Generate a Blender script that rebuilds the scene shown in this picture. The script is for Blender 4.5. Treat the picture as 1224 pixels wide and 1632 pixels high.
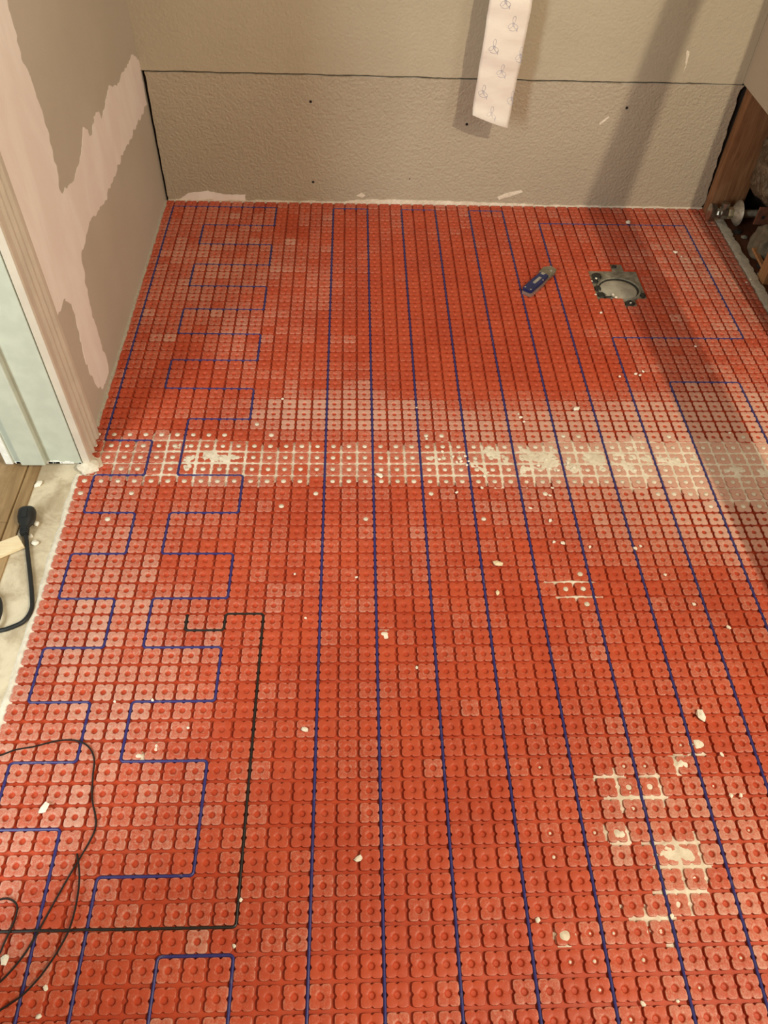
import bpy, bmesh, math, random
import numpy as np
from mathutils import Vector, Matrix, noise, geometry

for o in list(bpy.data.objects):
    bpy.data.objects.remove(o)
random.seed(7)
scn = bpy.context.scene
col = scn.collection

# ------------------------------------------------------------------ camera
FPX = 1227.363                                     # focal length in pixels of the 1224x1632 frame
RC = np.array([[0.9992213, -0.0250909, 0.0304503],   # camera right
               [0.0002786, -0.7672472, -0.6413515],  # camera down
               [0.0394550, 0.6408605, -0.7666427]])  # camera forward
CP = np.array([0.50358, -1.95859, 1.05758])
cam = bpy.data.objects.new('camera', bpy.data.cameras.new('camera'))
col.objects.link(cam)
m = Matrix.Identity(4)
for i in range(3):
    m[i][0] = RC[0][i]; m[i][1] = -RC[1][i]; m[i][2] = -RC[2][i]; m[i][3] = CP[i]
cam.matrix_world = m
cam.data.sensor_fit = 'VERTICAL'
cam.data.sensor_height = 36.0
cam.data.lens = FPX / 1632 * 36.0
cam.data.clip_start = 0.02
scn.camera = cam

# ------------------------------------------------------------------ light
w = bpy.data.worlds.new('world'); scn.world = w
w.use_nodes = True
w.node_tree.nodes['Background'].inputs[0].default_value = (0.85, 0.93, 1.0, 1)
w.node_tree.nodes['Background'].inputs[1].default_value = 0.5
scn.view_settings.view_transform = 'Standard'
scn.view_settings.look = 'None'
scn.view_settings.gamma = 1.0
scn.view_settings.use_curve_mapping = False
scn.view_settings.exposure = -0.08

LAMP = Vector((1.50, -2.2, 1.75))
ld = bpy.data.lights.new('room_lamp', 'POINT'); ld.energy = 112; ld.color = (1.0, 0.87, 0.64)
ld.shadow_soft_size = 0.012
lo = bpy.data.objects.new('room_lamp', ld); lo.location = LAMP; col.objects.link(lo)

hd = bpy.data.lights.new('hall_window_light', 'AREA'); hd.energy = 25; hd.color = (0.93, 1.0, 0.97)
hd.shape = 'RECTANGLE'; hd.size = 0.30; hd.size_y = 0.9
ho = bpy.data.objects.new('hall_window_light', hd); ho.location = (-0.62, -2.25, 1.05)
ho.rotation_euler = (Vector((0.75, 0.0, 0.25)) - Vector(ho.location)).to_track_quat('-Z', 'Y').to_euler()
col.objects.link(ho)

wd_ = bpy.data.lights.new('side_fill_light', 'AREA'); wd_.energy = 22; wd_.color = (1.0, 0.95, 0.88)  # added soft fill from the right, brightens the left wall
wd_.shape = 'RECTANGLE'; wd_.size = 0.9; wd_.size_y = 1.0
wo = bpy.data.objects.new('side_fill_light', wd_); wo.location = (2.36, -2.35, 1.35)
wo.rotation_euler = (Vector((0.0, -0.6, 0.4)) - Vector(wo.location)).to_track_quat('-Z', 'Y').to_euler()
col.objects.link(wo)

# ------------------------------------------------------------------ helpers
def ray(x, y):
    return RC.T @ np.array([(x - 612) / FPX, (y - 816) / FPX, 1.0])
def onz(x, y, z=0.0):
    d = ray(x, y); return Vector(CP + d * (z - CP[2]) / d[2])
def ony(x, y, Y=0.0):
    d = ray(x, y); return Vector(CP + d * (Y - CP[1]) / d[1])
def onx(x, y, X=0.0):
    d = ray(x, y); return Vector(CP + d * (X - CP[0]) / d[0])
def proj(P):
    c = RC @ (np.array(P) - CP)
    return 612 + FPX * c[0] / c[2], 816 + FPX * c[1] / c[2]
def sst(a, b, x):
    t = min(1, max(0, (x - a) / (b - a))); return t * t * (3 - 2 * t)

def tag(o, label=None, cat=None, group=None, kind=None):
    if label: o['label'] = label
    if cat: o['category'] = cat
    if group: o['group'] = group
    if kind: o['kind'] = kind
    return o
def empty(name, loc=(0, 0, 0), rz=0):
    o = bpy.data.objects.new(name, None); o.location = loc; o.rotation_euler = (0, 0, rz)
    o.empty_display_size = 0.02
    col.objects.link(o); return o
def obj(name, me, mat, parent=None, loc=None):
    if isinstance(me, bmesh.types.BMesh):
        b = me; me = bpy.data.meshes.new(name); b.to_mesh(me); b.free()
    o = bpy.data.objects.new(name, me)
    if mat is not None and len(me.materials) == 0: me.materials.append(mat)
    if parent: o.parent = parent
    if loc is not None: o.location = loc
    col.objects.link(o); return o
def smooth(o, ang=40):
    me = o.data
    me.polygons.foreach_set('use_smooth', [True] * len(me.polygons))
    me.set_sharp_from_angle(angle=math.radians(ang))
    return o
def box(b, x0, x1, y0, y1, z0, z1, bev=0.0):
    r = bmesh.ops.create_cube(b, size=1)
    for v in r['verts']:
        v.co = Vector(((x0 + x1) / 2 + v.co.x * (x1 - x0), (y0 + y1) / 2 + v.co.y * (y1 - y0), (z0 + z1) / 2 + v.co.z * (z1 - z0)))
    if bev:
        es = list({e for v in r['verts'] for e in v.link_edges})
        bmesh.ops.bevel(b, geom=es, offset=bev, segments=2, affect='EDGES', profile=0.6)
    return r['verts']
def boxm(name, mat, parent, *a, bev=0.0):
    b = bmesh.new(); box(b, *a, bev=bev); return obj(name, b, mat, parent)
def tube(b, pts, r, n=8, cap=True):
    pts = [Vector(p) for p in pts]
    rings = []
    up = Vector((0, 0, 1)); N = len(pts)
    prev = None
    for i, p in enumerate(pts):
        t = (pts[min(i + 1, N - 1)] - pts[max(i - 1, 0)]).normalized()
        if prev is None:
            ref = up if abs(t.dot(up)) < 0.9 else Vector((1, 0, 0))
            a = t.cross(ref).normalized()
        else:
            a = (prev - t * prev.dot(t)).normalized()
        prev = a; c = t.cross(a)
        rr = r(i / (N - 1)) if callable(r) else r
        rings.append([b.verts.new(p + (a * math.cos(k * 2 * math.pi / n) + c * math.sin(k * 2 * math.pi / n)) * rr) for k in range(n)])
    for i in range(N - 1):
        for k in range(n):
            b.faces.new((rings[i][k], rings[i][(k + 1) % n], rings[i + 1][(k + 1) % n], rings[i + 1][k]))
    if cap:
        b.faces.new(rings[0][::-1]); b.faces.new(rings[-1])
def lathe(b, prof, n=24, axis='Z', cen=(0, 0, 0)):
    rings = []
    for (r, h) in prof:
        ring = []
        for k in range(n):
            a = 2 * math.pi * k / n
            c, s = r * math.cos(a), r * math.sin(a)
            v = (c, s, h) if axis == 'Z' else (h, c, s)
            ring.append(b.verts.new(Vector(v) + Vector(cen)))
        rings.append(ring)
    for i in range(len(rings) - 1):
        for k in range(n):
            b.faces.new((rings[i][k], rings[i][(k + 1) % n], rings[i + 1][(k + 1) % n], rings[i + 1][k]))
    b.faces.new(rings[0][::-1]); b.faces.new(rings[-1])
    bmesh.ops.recalc_face_normals(b, faces=b.faces[:])
def spline(pts, k=8):
    pts = [Vector(p) for p in pts]; out = []
    for i in range(len(pts) - 1):
        p0 = pts[max(i - 1, 0)]; p1 = pts[i]; p2 = pts[i + 1]; p3 = pts[min(i + 2, len(pts) - 1)]
        for j in range(k):
            t = j / k
            out.append(0.5 * ((2 * p1) + (p2 - p0) * t + (2 * p0 - 5 * p1 + 4 * p2 - p3) * t * t + (3 * p1 - p0 - 3 * p2 + p3) * t ** 3))
    out.append(pts[-1]); return out
def rounded(path, r, seg=4):
    out = [Vector(path[0])]
    for i in range(1, len(path) - 1):
        a, b_, c = Vector(path[i - 1]), Vector(path[i]), Vector(path[i + 1])
        d1 = (a - b_).normalized(); d2 = (c - b_).normalized()
        p, q = b_ + d1 * r, b_ + d2 * r
        for s in range(seg + 1):
            t = s / seg
            out.append(p.lerp(b_, t).lerp(b_.lerp(q, t), t))
    out.append(Vector(path[-1])); return out
def prism(b, poly, f0, f1):
    """poly: list of 2d points; f0/f1 map a 2d point to the back/front 3d point"""
    A = [b.verts.new(f0(p)) for p in poly]; B = [b.verts.new(f1(p)) for p in poly]
    n = len(poly)
    for i in range(n):
        b.faces.new((A[i], A[(i + 1) % n], B[(i + 1) % n], B[i]))
    for tri in geometry.tessellate_polygon([[Vector((p[0], p[1], 0)) for p in poly]]):
        for L_ in (A, B):
            try: b.faces.new([L_[k] for k in tri])
            except ValueError: pass
    bmesh.ops.recalc_face_normals(b, faces=b.faces[:])

# ------------------------------------------------------------------ materials
class NT:
    def __init__(s, name):
        s.m = bpy.data.materials.new(name); s.m.use_nodes = True
        s.t = s.m.node_tree; s.b = s.t.nodes['Principled BSDF']
        s.geo = None
    def n(s, typ, **kw):
        nd = s.t.nodes.new(typ)
        for k, v in kw.items(): setattr(nd, k, v)
        return nd
    def link(s, a, b): s.t.links.new(a, b)
    def pos(s):
        if not s.geo: s.geo = s.n('ShaderNodeNewGeometry')
        return s.geo.outputs['Position']
    def noise(s, scale, detail=4, rough=0.55, dist=0.0, vec=None, stretch=None):
        nd = s.n('ShaderNodeTexNoise'); nd.inputs['Scale'].default_value = scale
        nd.inputs['Detail'].default_value = detail; nd.inputs['Roughness'].default_value = rough
        nd.inputs['Distortion'].default_value = dist
        v = vec or s.pos()
        if stretch:
            mp = s.n('ShaderNodeMapping'); mp.inputs['Scale'].default_value = stretch
            s.link(v, mp.inputs['Vector']); v = mp.outputs[0]
        s.link(v, nd.inputs['Vector']); return nd.outputs['Fac']
    def math(s, op, a, b=None, clamp=False):
        nd = s.n('ShaderNodeMath', operation=op); nd.use_clamp = clamp
        for i, x in enumerate((a, b)):
            if x is None: continue
            if isinstance(x, (int, float)): nd.inputs[i].default_value = x
            else: s.link(x, nd.inputs[i])
        return nd.outputs[0]
    def mr(s, v, a, b, c=0.0, d=1.0):
        nd = s.n('ShaderNodeMapRange'); nd.interpolation_type = 'SMOOTHSTEP'
        s.link(v, nd.inputs[0])
        for i, x in enumerate((a, b, c, d)): nd.inputs[i + 1].default_value = x
        return nd.outputs[0]
    def mix(s, f, a, b):
        nd = s.n('ShaderNodeMix', data_type='RGBA')
        if isinstance(f, (int, float)): nd.inputs[0].default_value = f
        else: s.link(f, nd.inputs[0])
        for i, x in ((6, a), (7, b)):
            if isinstance(x, tuple): nd.inputs[i].default_value = (*x, 1) if len(x) == 3 else x
            else: s.link(x, nd.inputs[i])
        return nd.outputs[2]
    def color(s, c):
        if isinstance(c, tuple): s.b.inputs['Base Color'].default_value = (*c, 1)
        else: s.link(c, s.b.inputs['Base Color'])
    def bump(s, h, strength=0.3, dist=0.002):
        nd = s.n('ShaderNodeBump'); nd.inputs['Strength'].default_value = strength
        nd.inputs['Distance'].default_value = dist
        s.link(h, nd.inputs['Height']); s.link(nd.outputs[0], s.b.inputs['Normal'])
    def fin(s, rough=0.6, metal=0.0, spec=0.5):
        s.b.inputs['Roughness'].default_value = rough; s.b.inputs['Metallic'].default_value = metal
        s.b.inputs['Specular IOR Level'].default_value = spec
        return s.m
def simple(name, c, rough=0.6, metal=0.0, var=0.15, scale=60, bump=0.0, spec=0.5):
    t = NT(name)
    f = t.noise(scale, 4)
    t.color(t.mix(t.mr(f, 0.3, 0.7), tuple(x * (1 - var) for x in c), tuple(min(1, x * (1 + var)) for x in c)))
    if bump: t.bump(f, bump, 0.002)
    return t.fin(rough, metal, spec)

# membrane: orange-red plastic, the tops of the studs scuffed with dry mortar dust
t = NT('membrane_plastic')
a1 = t.n('ShaderNodeAttribute'); a1.attribute_type = 'GEOMETRY'; a1.attribute_name = 'dust'
a2 = t.n('ShaderNodeAttribute'); a2.attribute_type = 'OBJECT'; a2.attribute_name = 'dust'
dust = t.math('ADD', a1.outputs['Fac'], a2.outputs['Fac'])
sx = t.n('ShaderNodeSeparateXYZ'); t.link(t.pos(), sx.inputs[0])
top = t.mr(sx.outputs[2], 0.0030, 0.0050)
n1 = t.noise(210, 5, 0.68, 2.2); n2 = t.noise(75, 3, 0.6, 0.8)
nn = t.math('ADD', t.math('MULTIPLY', n1, 0.78), t.math('MULTIPLY', n2, 0.22))
lc = []
for k_ in (0, 1):                                   # place on the stud: rims and the lip of the hole hold more dust
    fr = t.math('FRACT', t.math('ADD', t.math('DIVIDE', sx.outputs[k_], 0.03), 100.0))
    lc.append(t.math('ABSOLUTE', t.math('SUBTRACT', fr, 0.5)))
edge = t.mr(t.math('MAXIMUM', lc[0], lc[1]), 0.33, 0.43)
rad = t.math('SQRT', t.math('ADD', t.math('MULTIPLY', lc[0], lc[0]), t.math('MULTIPLY', lc[1], lc[1])))
lip = t.math('MULTIPLY', t.mr(rad, 0.15, 0.18), t.mr(rad, 0.26, 0.19))
cr = t.mr(t.math('MINIMUM', lc[0], lc[1]), 0.07, 0.02)
wear = t.math('SUBTRACT', t.math('ADD', t.math('MULTIPLY', edge, 0.13), t.math('MULTIPLY', lip, 0.07)), t.math('MULTIPLY', cr, 0.05))
lv = t.math('ADD', t.math('ADD', nn, wear), t.math('SUBTRACT', dust, 0.56))
film = t.mr(lv, 0.26, 0.76, 0.02, 0.66)
spk = t.math('MULTIPLY', t.mr(t.noise(520, 3, 0.6, 2.0), 0.66, 0.74), t.mr(t.noise(55, 2), 0.5, 0.68))
f = t.math('MULTIPLY', t.math('MAXIMUM', film, t.math('MULTIPLY', spk, 0.75)), top)
low = t.math('MULTIPLY', t.mr(t.noise(45, 4, 0.6, 0.5), 0.45, 0.8, 0.02, 0.22), 0.35)
f = t.math('MAXIMUM', f, low)
red = t.mix(t.mr(t.noise(9, 3), 0.35, 0.65), (0.46, 0.056, 0.018), (0.52, 0.072, 0.024))
t.color(t.mix(f, red, (0.72, 0.52, 0.41)))
t.bump(n1, 0.12, 0.0006)
M_MEM = t.fin(0.5, 0, 0.35)

t = NT('blue_cable_jacket')
t.color(t.mix(t.mr(t.noise(120, 3), 0.6, 0.78, 0, 0.5), (0.030, 0.027, 0.17), (0.22, 0.2, 0.27)))
M_BLUE = t.fin(0.45)
M_BLACKW = simple('black_wire_jacket', (0.012, 0.011, 0.010), 0.45)
M_RUBBER = simple('black_rubber', (0.014, 0.015, 0.015), 0.5, bump=0.1)

t = NT('dry_thinset')
f1 = t.noise(140, 5, 0.6); f2 = t.noise(30, 3)
t.color(t.mix(t.mr(t.math('ADD', f1, f2), 0.7, 1.3), (0.68, 0.59, 0.46), (0.86, 0.79, 0.66)))
t.bump(f1, 0.5, 0.002); M_THIN = t.fin(0.9, 0, 0.2)
M_CRUMB = simple('plaster_crumb', (0.86, 0.80, 0.68), 0.9, var=0.08, scale=300, bump=0.3)
M_WOODCHIP = simple('pale_wood_chip', (0.80, 0.66, 0.44), 0.8, var=0.1, scale=200)

def wallpaint(name, c1, c2, bump=0.25):
    t = NT(name)
    big = t.noise(2.2, 4, 0.55); fine = t.noise(150, 3, 0.5); v = t.noise(62, 2, 0.5)
    t.color(t.mix(t.mr(big, 0.35, 0.65), c1, c2))
    t.bump(t.math('ADD', fine, t.math('MULTIPLY', v, 0.6)), bump, 0.008)
    return t.fin(0.55, 0, 0.35)
M_WALLB = wallpaint('taupe_textured_paint', (0.45, 0.39, 0.285), (0.49, 0.425, 0.315), 0.28)
M_WALLB2 = wallpaint('taupe_textured_paint_lower', (0.43, 0.36, 0.27), (0.465, 0.395, 0.295), 0.5)
M_WALLL = wallpaint('taupe_smooth_paint', (0.50, 0.44, 0.36), (0.55, 0.49, 0.41), 0.06)
M_WALLR = wallpaint('pale_taupe_paint', (0.48, 0.40, 0.30), (0.50, 0.43, 0.32), 0.1)
t = NT('joint_compound')
s1 = t.noise(14, 4, 0.6, 0.4, stretch=(1, 1, 0.35)); s2 = t.noise(60, 4)
t.color(t.mix(t.mr(s1, 0.35, 0.7), (0.84, 0.74, 0.69), (0.90, 0.83, 0.78)))
t.bump(t.math('ADD', s1, t.math('MULTIPLY', s2, 0.3)), 0.15, 0.003); M_COMP = t.fin(0.8, 0, 0.2)
M_GYPS = simple('gypsum_edge', (0.50, 0.45, 0.37), 0.95, var=0.12, scale=120, bump=0.5)
M_DARK = simple('dark_cavity', (0.016, 0.011, 0.008), 0.9)
M_CEIL = simple('ceiling_grey', (0.20, 0.19, 0.17), 0.9, var=0.03)

t = NT('pale_green_gloss_paint')
f1 = t.noise(30, 4); f2 = t.noise(70, 4, 0.7, 1.0)
c = t.mix(t.mr(f1, 0.35, 0.7), (0.48, 0.52, 0.44), (0.54, 0.58, 0.49))
c = t.mix(t.mr(f2, 0.70, 0.76, 0, 0.7), c, (0.85, 0.85, 0.8))
t.color(c); M_JAMB = t.fin(0.4)
M_CASE = simple('casing_paint', (0.60, 0.54, 0.45), 0.4, var=0.05, scale=20)
M_CHIPW = simple('chipped_white_paint', (0.85, 0.86, 0.82), 0.6, var=0.08, scale=90, bump=0.4)

def wood(name, c1, c2, ax, scale=18, rough=0.65):
    t = NT(name)
    st = [6.0, 6.0, 6.0]; st[ax] = 0.5
    g = t.noise(scale, 5, 0.6, 1.2, stretch=tuple(st))
    d = t.noise(9, 4, 0.6)
    c = t.mix(t.mr(g, 0.3, 0.7), c1, c2)
    c = t.mix(t.mr(d, 0.5, 0.75, 0, 0.5), c, tuple(min(1, x * 1.25 + 0.03) for x in c2))
    t.color(c); t.bump(g, 0.2, 0.001); return t.fin(rough, 0, 0.3)
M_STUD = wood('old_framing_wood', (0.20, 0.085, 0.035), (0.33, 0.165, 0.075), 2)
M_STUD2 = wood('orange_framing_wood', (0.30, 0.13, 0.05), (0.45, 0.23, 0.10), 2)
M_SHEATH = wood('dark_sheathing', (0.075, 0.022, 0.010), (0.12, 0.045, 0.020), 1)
M_LAM = wood('worn_laminate', (0.27, 0.165, 0.075), (0.42, 0.28, 0.14), 1, 10, 0.5)
M_SHIM = wood('fresh_cut_pine', (0.78, 0.60, 0.36), (0.86, 0.70, 0.46), 0)
M_CASTER = wood('pine_board', (0.5, 0.34, 0.18), (0.62, 0.44, 0.25), 2)
t = NT('dirty_subfloor')
f1 = t.noise(15, 5, 0.65, 0.6); f2 = t.noise(45, 5, 0.7)
c = t.mix(t.mr(f1, 0.35, 0.65), (0.72, 0.63, 0.47), (0.46, 0.37, 0.25))
c = t.mix(t.mr(f2, 0.58, 0.75, 0, 0.6), c, (0.36, 0.27, 0.18))
t.color(c); t.bump(f2, 0.3, 0.003); M_SUB = t.fin(0.85, 0, 0.2)

t = NT('grey_patch_mortar')
f1 = t.noise(60, 5, 0.65); f2 = t.noise(190, 4)
t.color(t.mix(t.mr(f1, 0.3, 0.7), (0.15, 0.135, 0.10), (0.31, 0.28, 0.22)))
t.bump(t.math('ADD', f1, f2), 0.5, 0.003); M_MORT = t.fin(0.9, 0, 0.2)
t = NT('pale_patch_mortar')
f1 = t.noise(45, 5, 0.6)
c = t.mix(t.mr(f1, 0.3, 0.7), (0.34, 0.31, 0.25), (0.45, 0.415, 0.34))
c = t.mix(t.mr(t.noise(150, 3), 0.64, 0.7), c, (0.2, 0.18, 0.15))
t.color(c); t.bump(f1, 0.3, 0.002); M_MORTP = t.fin(0.9, 0, 0.2)
M_BLACK = simple('black_patch', (0.018, 0.019, 0.017), 0.5, var=0.4, scale=150, bump=0.6)
M_CHROME = simple('worn_chrome', (0.45, 0.43, 0.38), 0.36, 1.0, var=0.25, scale=90)
M_OLDMET = simple('limed_metal', (0.42, 0.37, 0.29), 0.5, 0.5, var=0.25, scale=110, bump=0.3)
M_BRASSY = simple('tarnished_brass', (0.62, 0.54, 0.36), 0.45, 0.7, var=0.2)
M_RUST = simple('rusty_strap', (0.21, 0.085, 0.05), 0.6, 0.3, var=0.3, scale=80)
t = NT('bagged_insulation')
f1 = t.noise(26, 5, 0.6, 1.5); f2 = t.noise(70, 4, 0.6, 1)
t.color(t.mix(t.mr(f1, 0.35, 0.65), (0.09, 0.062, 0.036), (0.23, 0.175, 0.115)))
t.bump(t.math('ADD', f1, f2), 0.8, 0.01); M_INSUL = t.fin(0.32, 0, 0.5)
M_INSUL2 = simple('grey_felt', (0.17, 0.14, 0.095), 0.9, var=0.25, scale=40, bump=0.5)
M_KBLUE = simple('navy_grip', (0.012, 0.018, 0.095), 0.4)
M_KMET = simple('pink_grey_rail', (0.42, 0.33, 0.29), 0.4, 0.6)
M_KHEAD = simple('dull_steel', (0.30, 0.27, 0.20), 0.5, 0.7, var=0.25, scale=150)
M_KSIL = simple('silver_plate', (0.50, 0.48, 0.43), 0.4, 0.5)
t = NT('pale_pink_paper')
f1 = t.noise(16, 4, 0.55, stretch=(1, 1, 2.5))
t.color(t.mix(t.mr(f1, 0.3, 0.7), (0.80, 0.71, 0.63), (0.86, 0.78, 0.70)))
t.bump(f1, 0.25, 0.006)
M_PAPER = t.fin(0.6, 0, 0.3)
M_INK = simple('grey_blue_ink', (0.50, 0.47, 0.54), 0.6, var=0.1)

# ------------------------------------------------------------------ the room
S = 'structure'
floor = boxm('floor', M_SUB, None, -0.075, 2.4, -3.5, 0.14, -0.05, -0.002)
tag(floor, 'bare stained subfloor showing at the door threshold', 'floor', kind=S)
# hall floor: old laminate, plank by plank
hall = boxm('floor_hall', M_SUB, None, -2.2, -0.0752, -3.5, 0.6, -0.05, -0.004)
tag(hall, 'worn brown laminate floor beyond the doorway', 'floor', kind=S)
pw = 0.128
for k in range(8):
    x1 = -0.0975 - k * (pw + 0.0015)
    off = (k * 0.37) % 0.9
    y = -3.5 + off
    ys = [-3.5] + [q for q in (-3.5 + off + j * 1.2 for j in range(5)) if -3.45 < q < 0.55] + [0.6]
    for a_, b_ in zip(ys[:-1], ys[1:]):
        boxm('plank', M_LAM, hall, x1 - pw, x1, a_ + 0.0007, b_ - 0.0007, -0.004, 0.004, bev=0.0012)
boxm('edge_strip', M_LAM, hall, -0.096, -0.0752, -3.5, 0.6, -0.004, 0.0015, bev=0.001)

ceil = boxm('ceiling', M_CEIL, None, -2.2, 2.4, -3.5, 0.14, 2.45, 2.5)
tag(ceil, 'plain grey ceiling over the room', 'ceiling', kind=S)

# back wall: two drywall boards with an open joint between them
wb = boxm('wall_back', M_DARK, None, -0.12, 1.75, 0.0145, 0.05, -0.002, 2.45)
tag(wb, 'back wall of two taupe drywall boards with an open joint', 'wall', kind=S)
def board(name, mat, x0, x1, zlo, zhi, edge, parent, y0=0.0, y1=0.0135, step=0.01):
    """board on y, with slightly ragged cut edges; zlo/zhi are functions of x; edge(z, side) offsets in x"""
    b = bmesh.new()
    n = int((x1 - x0) / step)
    low, hi = [], []
    for i in range(n + 1):
        x = x0 + (x1 - x0) * i / n
        low.append((x, zlo(x))); hi.append((x, zhi(x)))
    zs = [low[-1][1] + (hi[-1][1] - low[-1][1]) * j / 30 for j in range(1, 30)]
    right = [(x1 + edge(z, 1), z) for z in zs]
    zs2 = [hi[0][1] + (low[0][1] - hi[0][1]) * j / 30 for j in range(1, 30)]
    left = [(x0 + edge(z, -1), z) for z in zs2]
    poly = low + right + hi[::-1] + left
    prism(b, poly, lambda p: Vector((p[0], y1, p[1])), lambda p: Vector((p[0], y0, p[1])))
    return obj(name, b, mat, parent)
nz = lambda x, s, a: (noise.noise(Vector((x * s, 3.1, 7.7)))) * a
zj = lambda x: 0.3212 + nz(x, 14, 0.0016) + 0.001 * math.sin(x * 5)
board('drywall_board', M_WALLB2, 0.0135, 1.447, lambda x: 0.0075 + nz(x, 25, 0.002), lambda x: zj(x) - 0.0021,
      lambda z, s: (nz(z, 45, 0.004) - (0.011 if 1 else 0) * (z - 0.15) / 0.15 * 0.7 if s > 0 else nz(z, 30, 0.0015) + 0.0055 * (z - 0.16) / 0.16 * 0.3), wb)
board('drywall_board', M_WALLB, 0.004, 1.4395, lambda x: zj(x) + 0.0014 + abs(nz(x, 60, 0.0016)) - 0.002 * sst(0.10, 0.0, abs(x - 1.42)), lambda x: 2.449, lambda z, s: 0, wb)
# pale torn paper lip under the joint and along the right edge
b = bmesh.new()
xs = [0.02 + i * 0.004 for i in range(355)]
for x in xs:
    h = 0.0022 * max(0, nz(x, 22, 1.0) + 0.25)
    if h > 0.0004: box(b, x, x + 0.004, -0.0006, 0.004, zj(x) - 0.0018 - h, zj(x) - 0.0017)
obj('torn_paper_edge', b, M_GYPS, wb)
# smears of mortar along the foot of the wall
def smear(pts, name='mortar_smear', mat=M_THIN, th=0.0012, jag=0.004, seed=0):
    P = [Vector((p.x, p.z)) for p in (ony(*q) for q in pts)]
    poly = []
    for i in range(len(P)):
        a_, b_ = P[i], P[(i + 1) % len(P)]
        k = max(2, int((b_ - a_).length / 0.006))
        for j in range(k):
            q = a_.lerp(b_, j / k)
            nv = noise.noise(Vector((q.x * 90, q.y * 90, seed)))
            nw = noise.noise(Vector((q.x * 90, q.y * 90, seed + 9)))
            poly.append((q.x + nv * jag, max(0.002, q.y + nw * jag * 0.5)))
    b = bmesh.new()
    prism(b, poly, lambda p: Vector((p[0], 0.001, p[1])), lambda p: Vector((p[0], -th, p[1])))
    return obj(name, b, mat, wb)
smear([(285, 318), (300, 308), (330, 304), (360, 310), (391, 310), (391, 322), (290, 322)], mat=M_COMP, seed=1)
smear([(520, 325), (570, 318), (650, 318), (760, 322), (850, 325), (850, 331), (520, 329)], seed=2)
smear([(568, 312), (576, 307), (583, 311), (577, 315)], seed=3, jag=0.001)
smear([(792, 314), (805, 308), (830, 303), (833, 306), (812, 313), (796, 318)], seed=4, jag=0.002)
smear([(1092, 104), (1095, 80), (1099, 82), (1096, 98), (1089, 116)], seed=5, jag=0.002, th=0.0006)
smear([(955, 196), (970, 185), (971, 187), (956, 199)], seed=6, jag=0.001, th=0.0005)
smear([(268, 323), (400, 322), (520, 324), (520, 328), (270, 327)], seed=8, jag=0.003)
b = bmesh.new()
for i in range(144):
    x = 0.012 + i * 0.01
    h = 0.0085 + 0.0035 * noise.noise(Vector((x * 30, 1, 9))); d = 0.0016 + 0.0012 * noise.noise(Vector((x * 50, 6, 9)))
    box(b, x, x + 0.0102, -d, 0.010, -0.0015, h)
obj('mortar_bead', b, M_THIN, wb)
# screw holes
for q in ((499, 290), (744, 198), (999, 172), (495, 162), (653, 285)):
    p = ony(*q); b = bmesh.new()
    r = 0.0035 if q[0] != 653 else 0.0015
    lathe(b, [(r, -0.0004), (r, 0.004)], 10)
    for v in b.verts: v.co = Vector((p.x + v.co.x, v.co.z, p.z + v.co.y))
    obj('screw_hole', b, M_DARK, wb)

# left wall with the doorway
wl = boxm('wall_left', M_WALLL, None, -0.115, 0.006, -0.955, 0.0145, -0.002, 2.45)
tag(wl, 'taupe left wall patched with pinkish white joint compound', 'wall', kind=S)
boxm('door_header', M_WALLL, wl, -0.115, 0.006, -1.90, -0.955, 2.08, 2.45)
boxm('wall_section', M_WALLL, wl, -0.115, 0.006, -3.5, -1.90, -0.002, 2.45)
V = [(12, 0), (17, 25), (22, 45), (35, 90), (50, 130), (62, 165), (75, 205), (85, 245), (92, 280), (97, 310), (103, 300), (108, 302), (113, 292), (118, 288),
     (125, 262), (130, 240), (133, 205), (139, 205), (143, 224), (147, 214), (152, 176), (158, 180), (163, 195), (170, 150), (174, 138), (185, 137), (200, 112), (210, 90),
     (216, 88), (222, 94), (228, 122), (234, 166), (215, 205), (205, 232), (195, 245), (185, 275), (165, 325), (145, 352), (138, 375), (130, 400), (133, 430), (142, 480),
     (152, 520), (162, 550), (172, 580), (174, 596), (162, 622), (154, 618), (140, 585), (130, 550), (122, 510), (112, 484), (103, 478), (97, 498), (91, 504)]
P = []
for q in V:
    p = onx(*q, 0.0066); P.append((min(p.y, -0.001), max(p.z, 0.003)))
P += [(-0.868, 0.24), (-0.868, 1.9), (-0.74, 1.9), (-0.60, 1.2), (-0.62, 0.85)]
poly = []
for i in range(len(P)):
    a_, b_ = Vector(P[i]), Vector(P[(i + 1) % len(P)])
    k = max(1, int((b_ - a_).length / 0.005))
    for j in range(k):
        q = a_.lerp(b_, j / k)
        g = 0.009 if abs(q.x + 0.868) > 0.004 else 0
        poly.append((q.x + noise.noise(Vector((q.x * 55, q.y * 55, 1.3))) * g + noise.noise(Vector((q.x * 210, q.y * 90, 4.3))) * g * 0.5,
                     max(0.003, q.y + noise.noise(Vector((q.x * 60, q.y * 60, 8.3))) * g)))
b = bmesh.new()
prism(b, poly, lambda p: Vector((0.005, p[0], p[1])), lambda p: Vector((0.0068, p[0], p[1])))
obj('joint_compound', b, M_COMP, wl)
# mortar dust line at the wall foot
b = bmesh.new()
for i in range(86):
    y = -0.865 + i * 0.01
    h = 0.006 + 0.006 * abs(noise.noise(Vector((y * 30, 2, 5)))); d = 0.004 + 0.004 * abs(noise.noise(Vector((y * 40, 7, 1))))
    if y < -0.012: box(b, 0.005, 0.006 + d, y, y + 0.0102, -0.001, h)
obj('mortar_bead', b, M_GYPS, wl)

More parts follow.
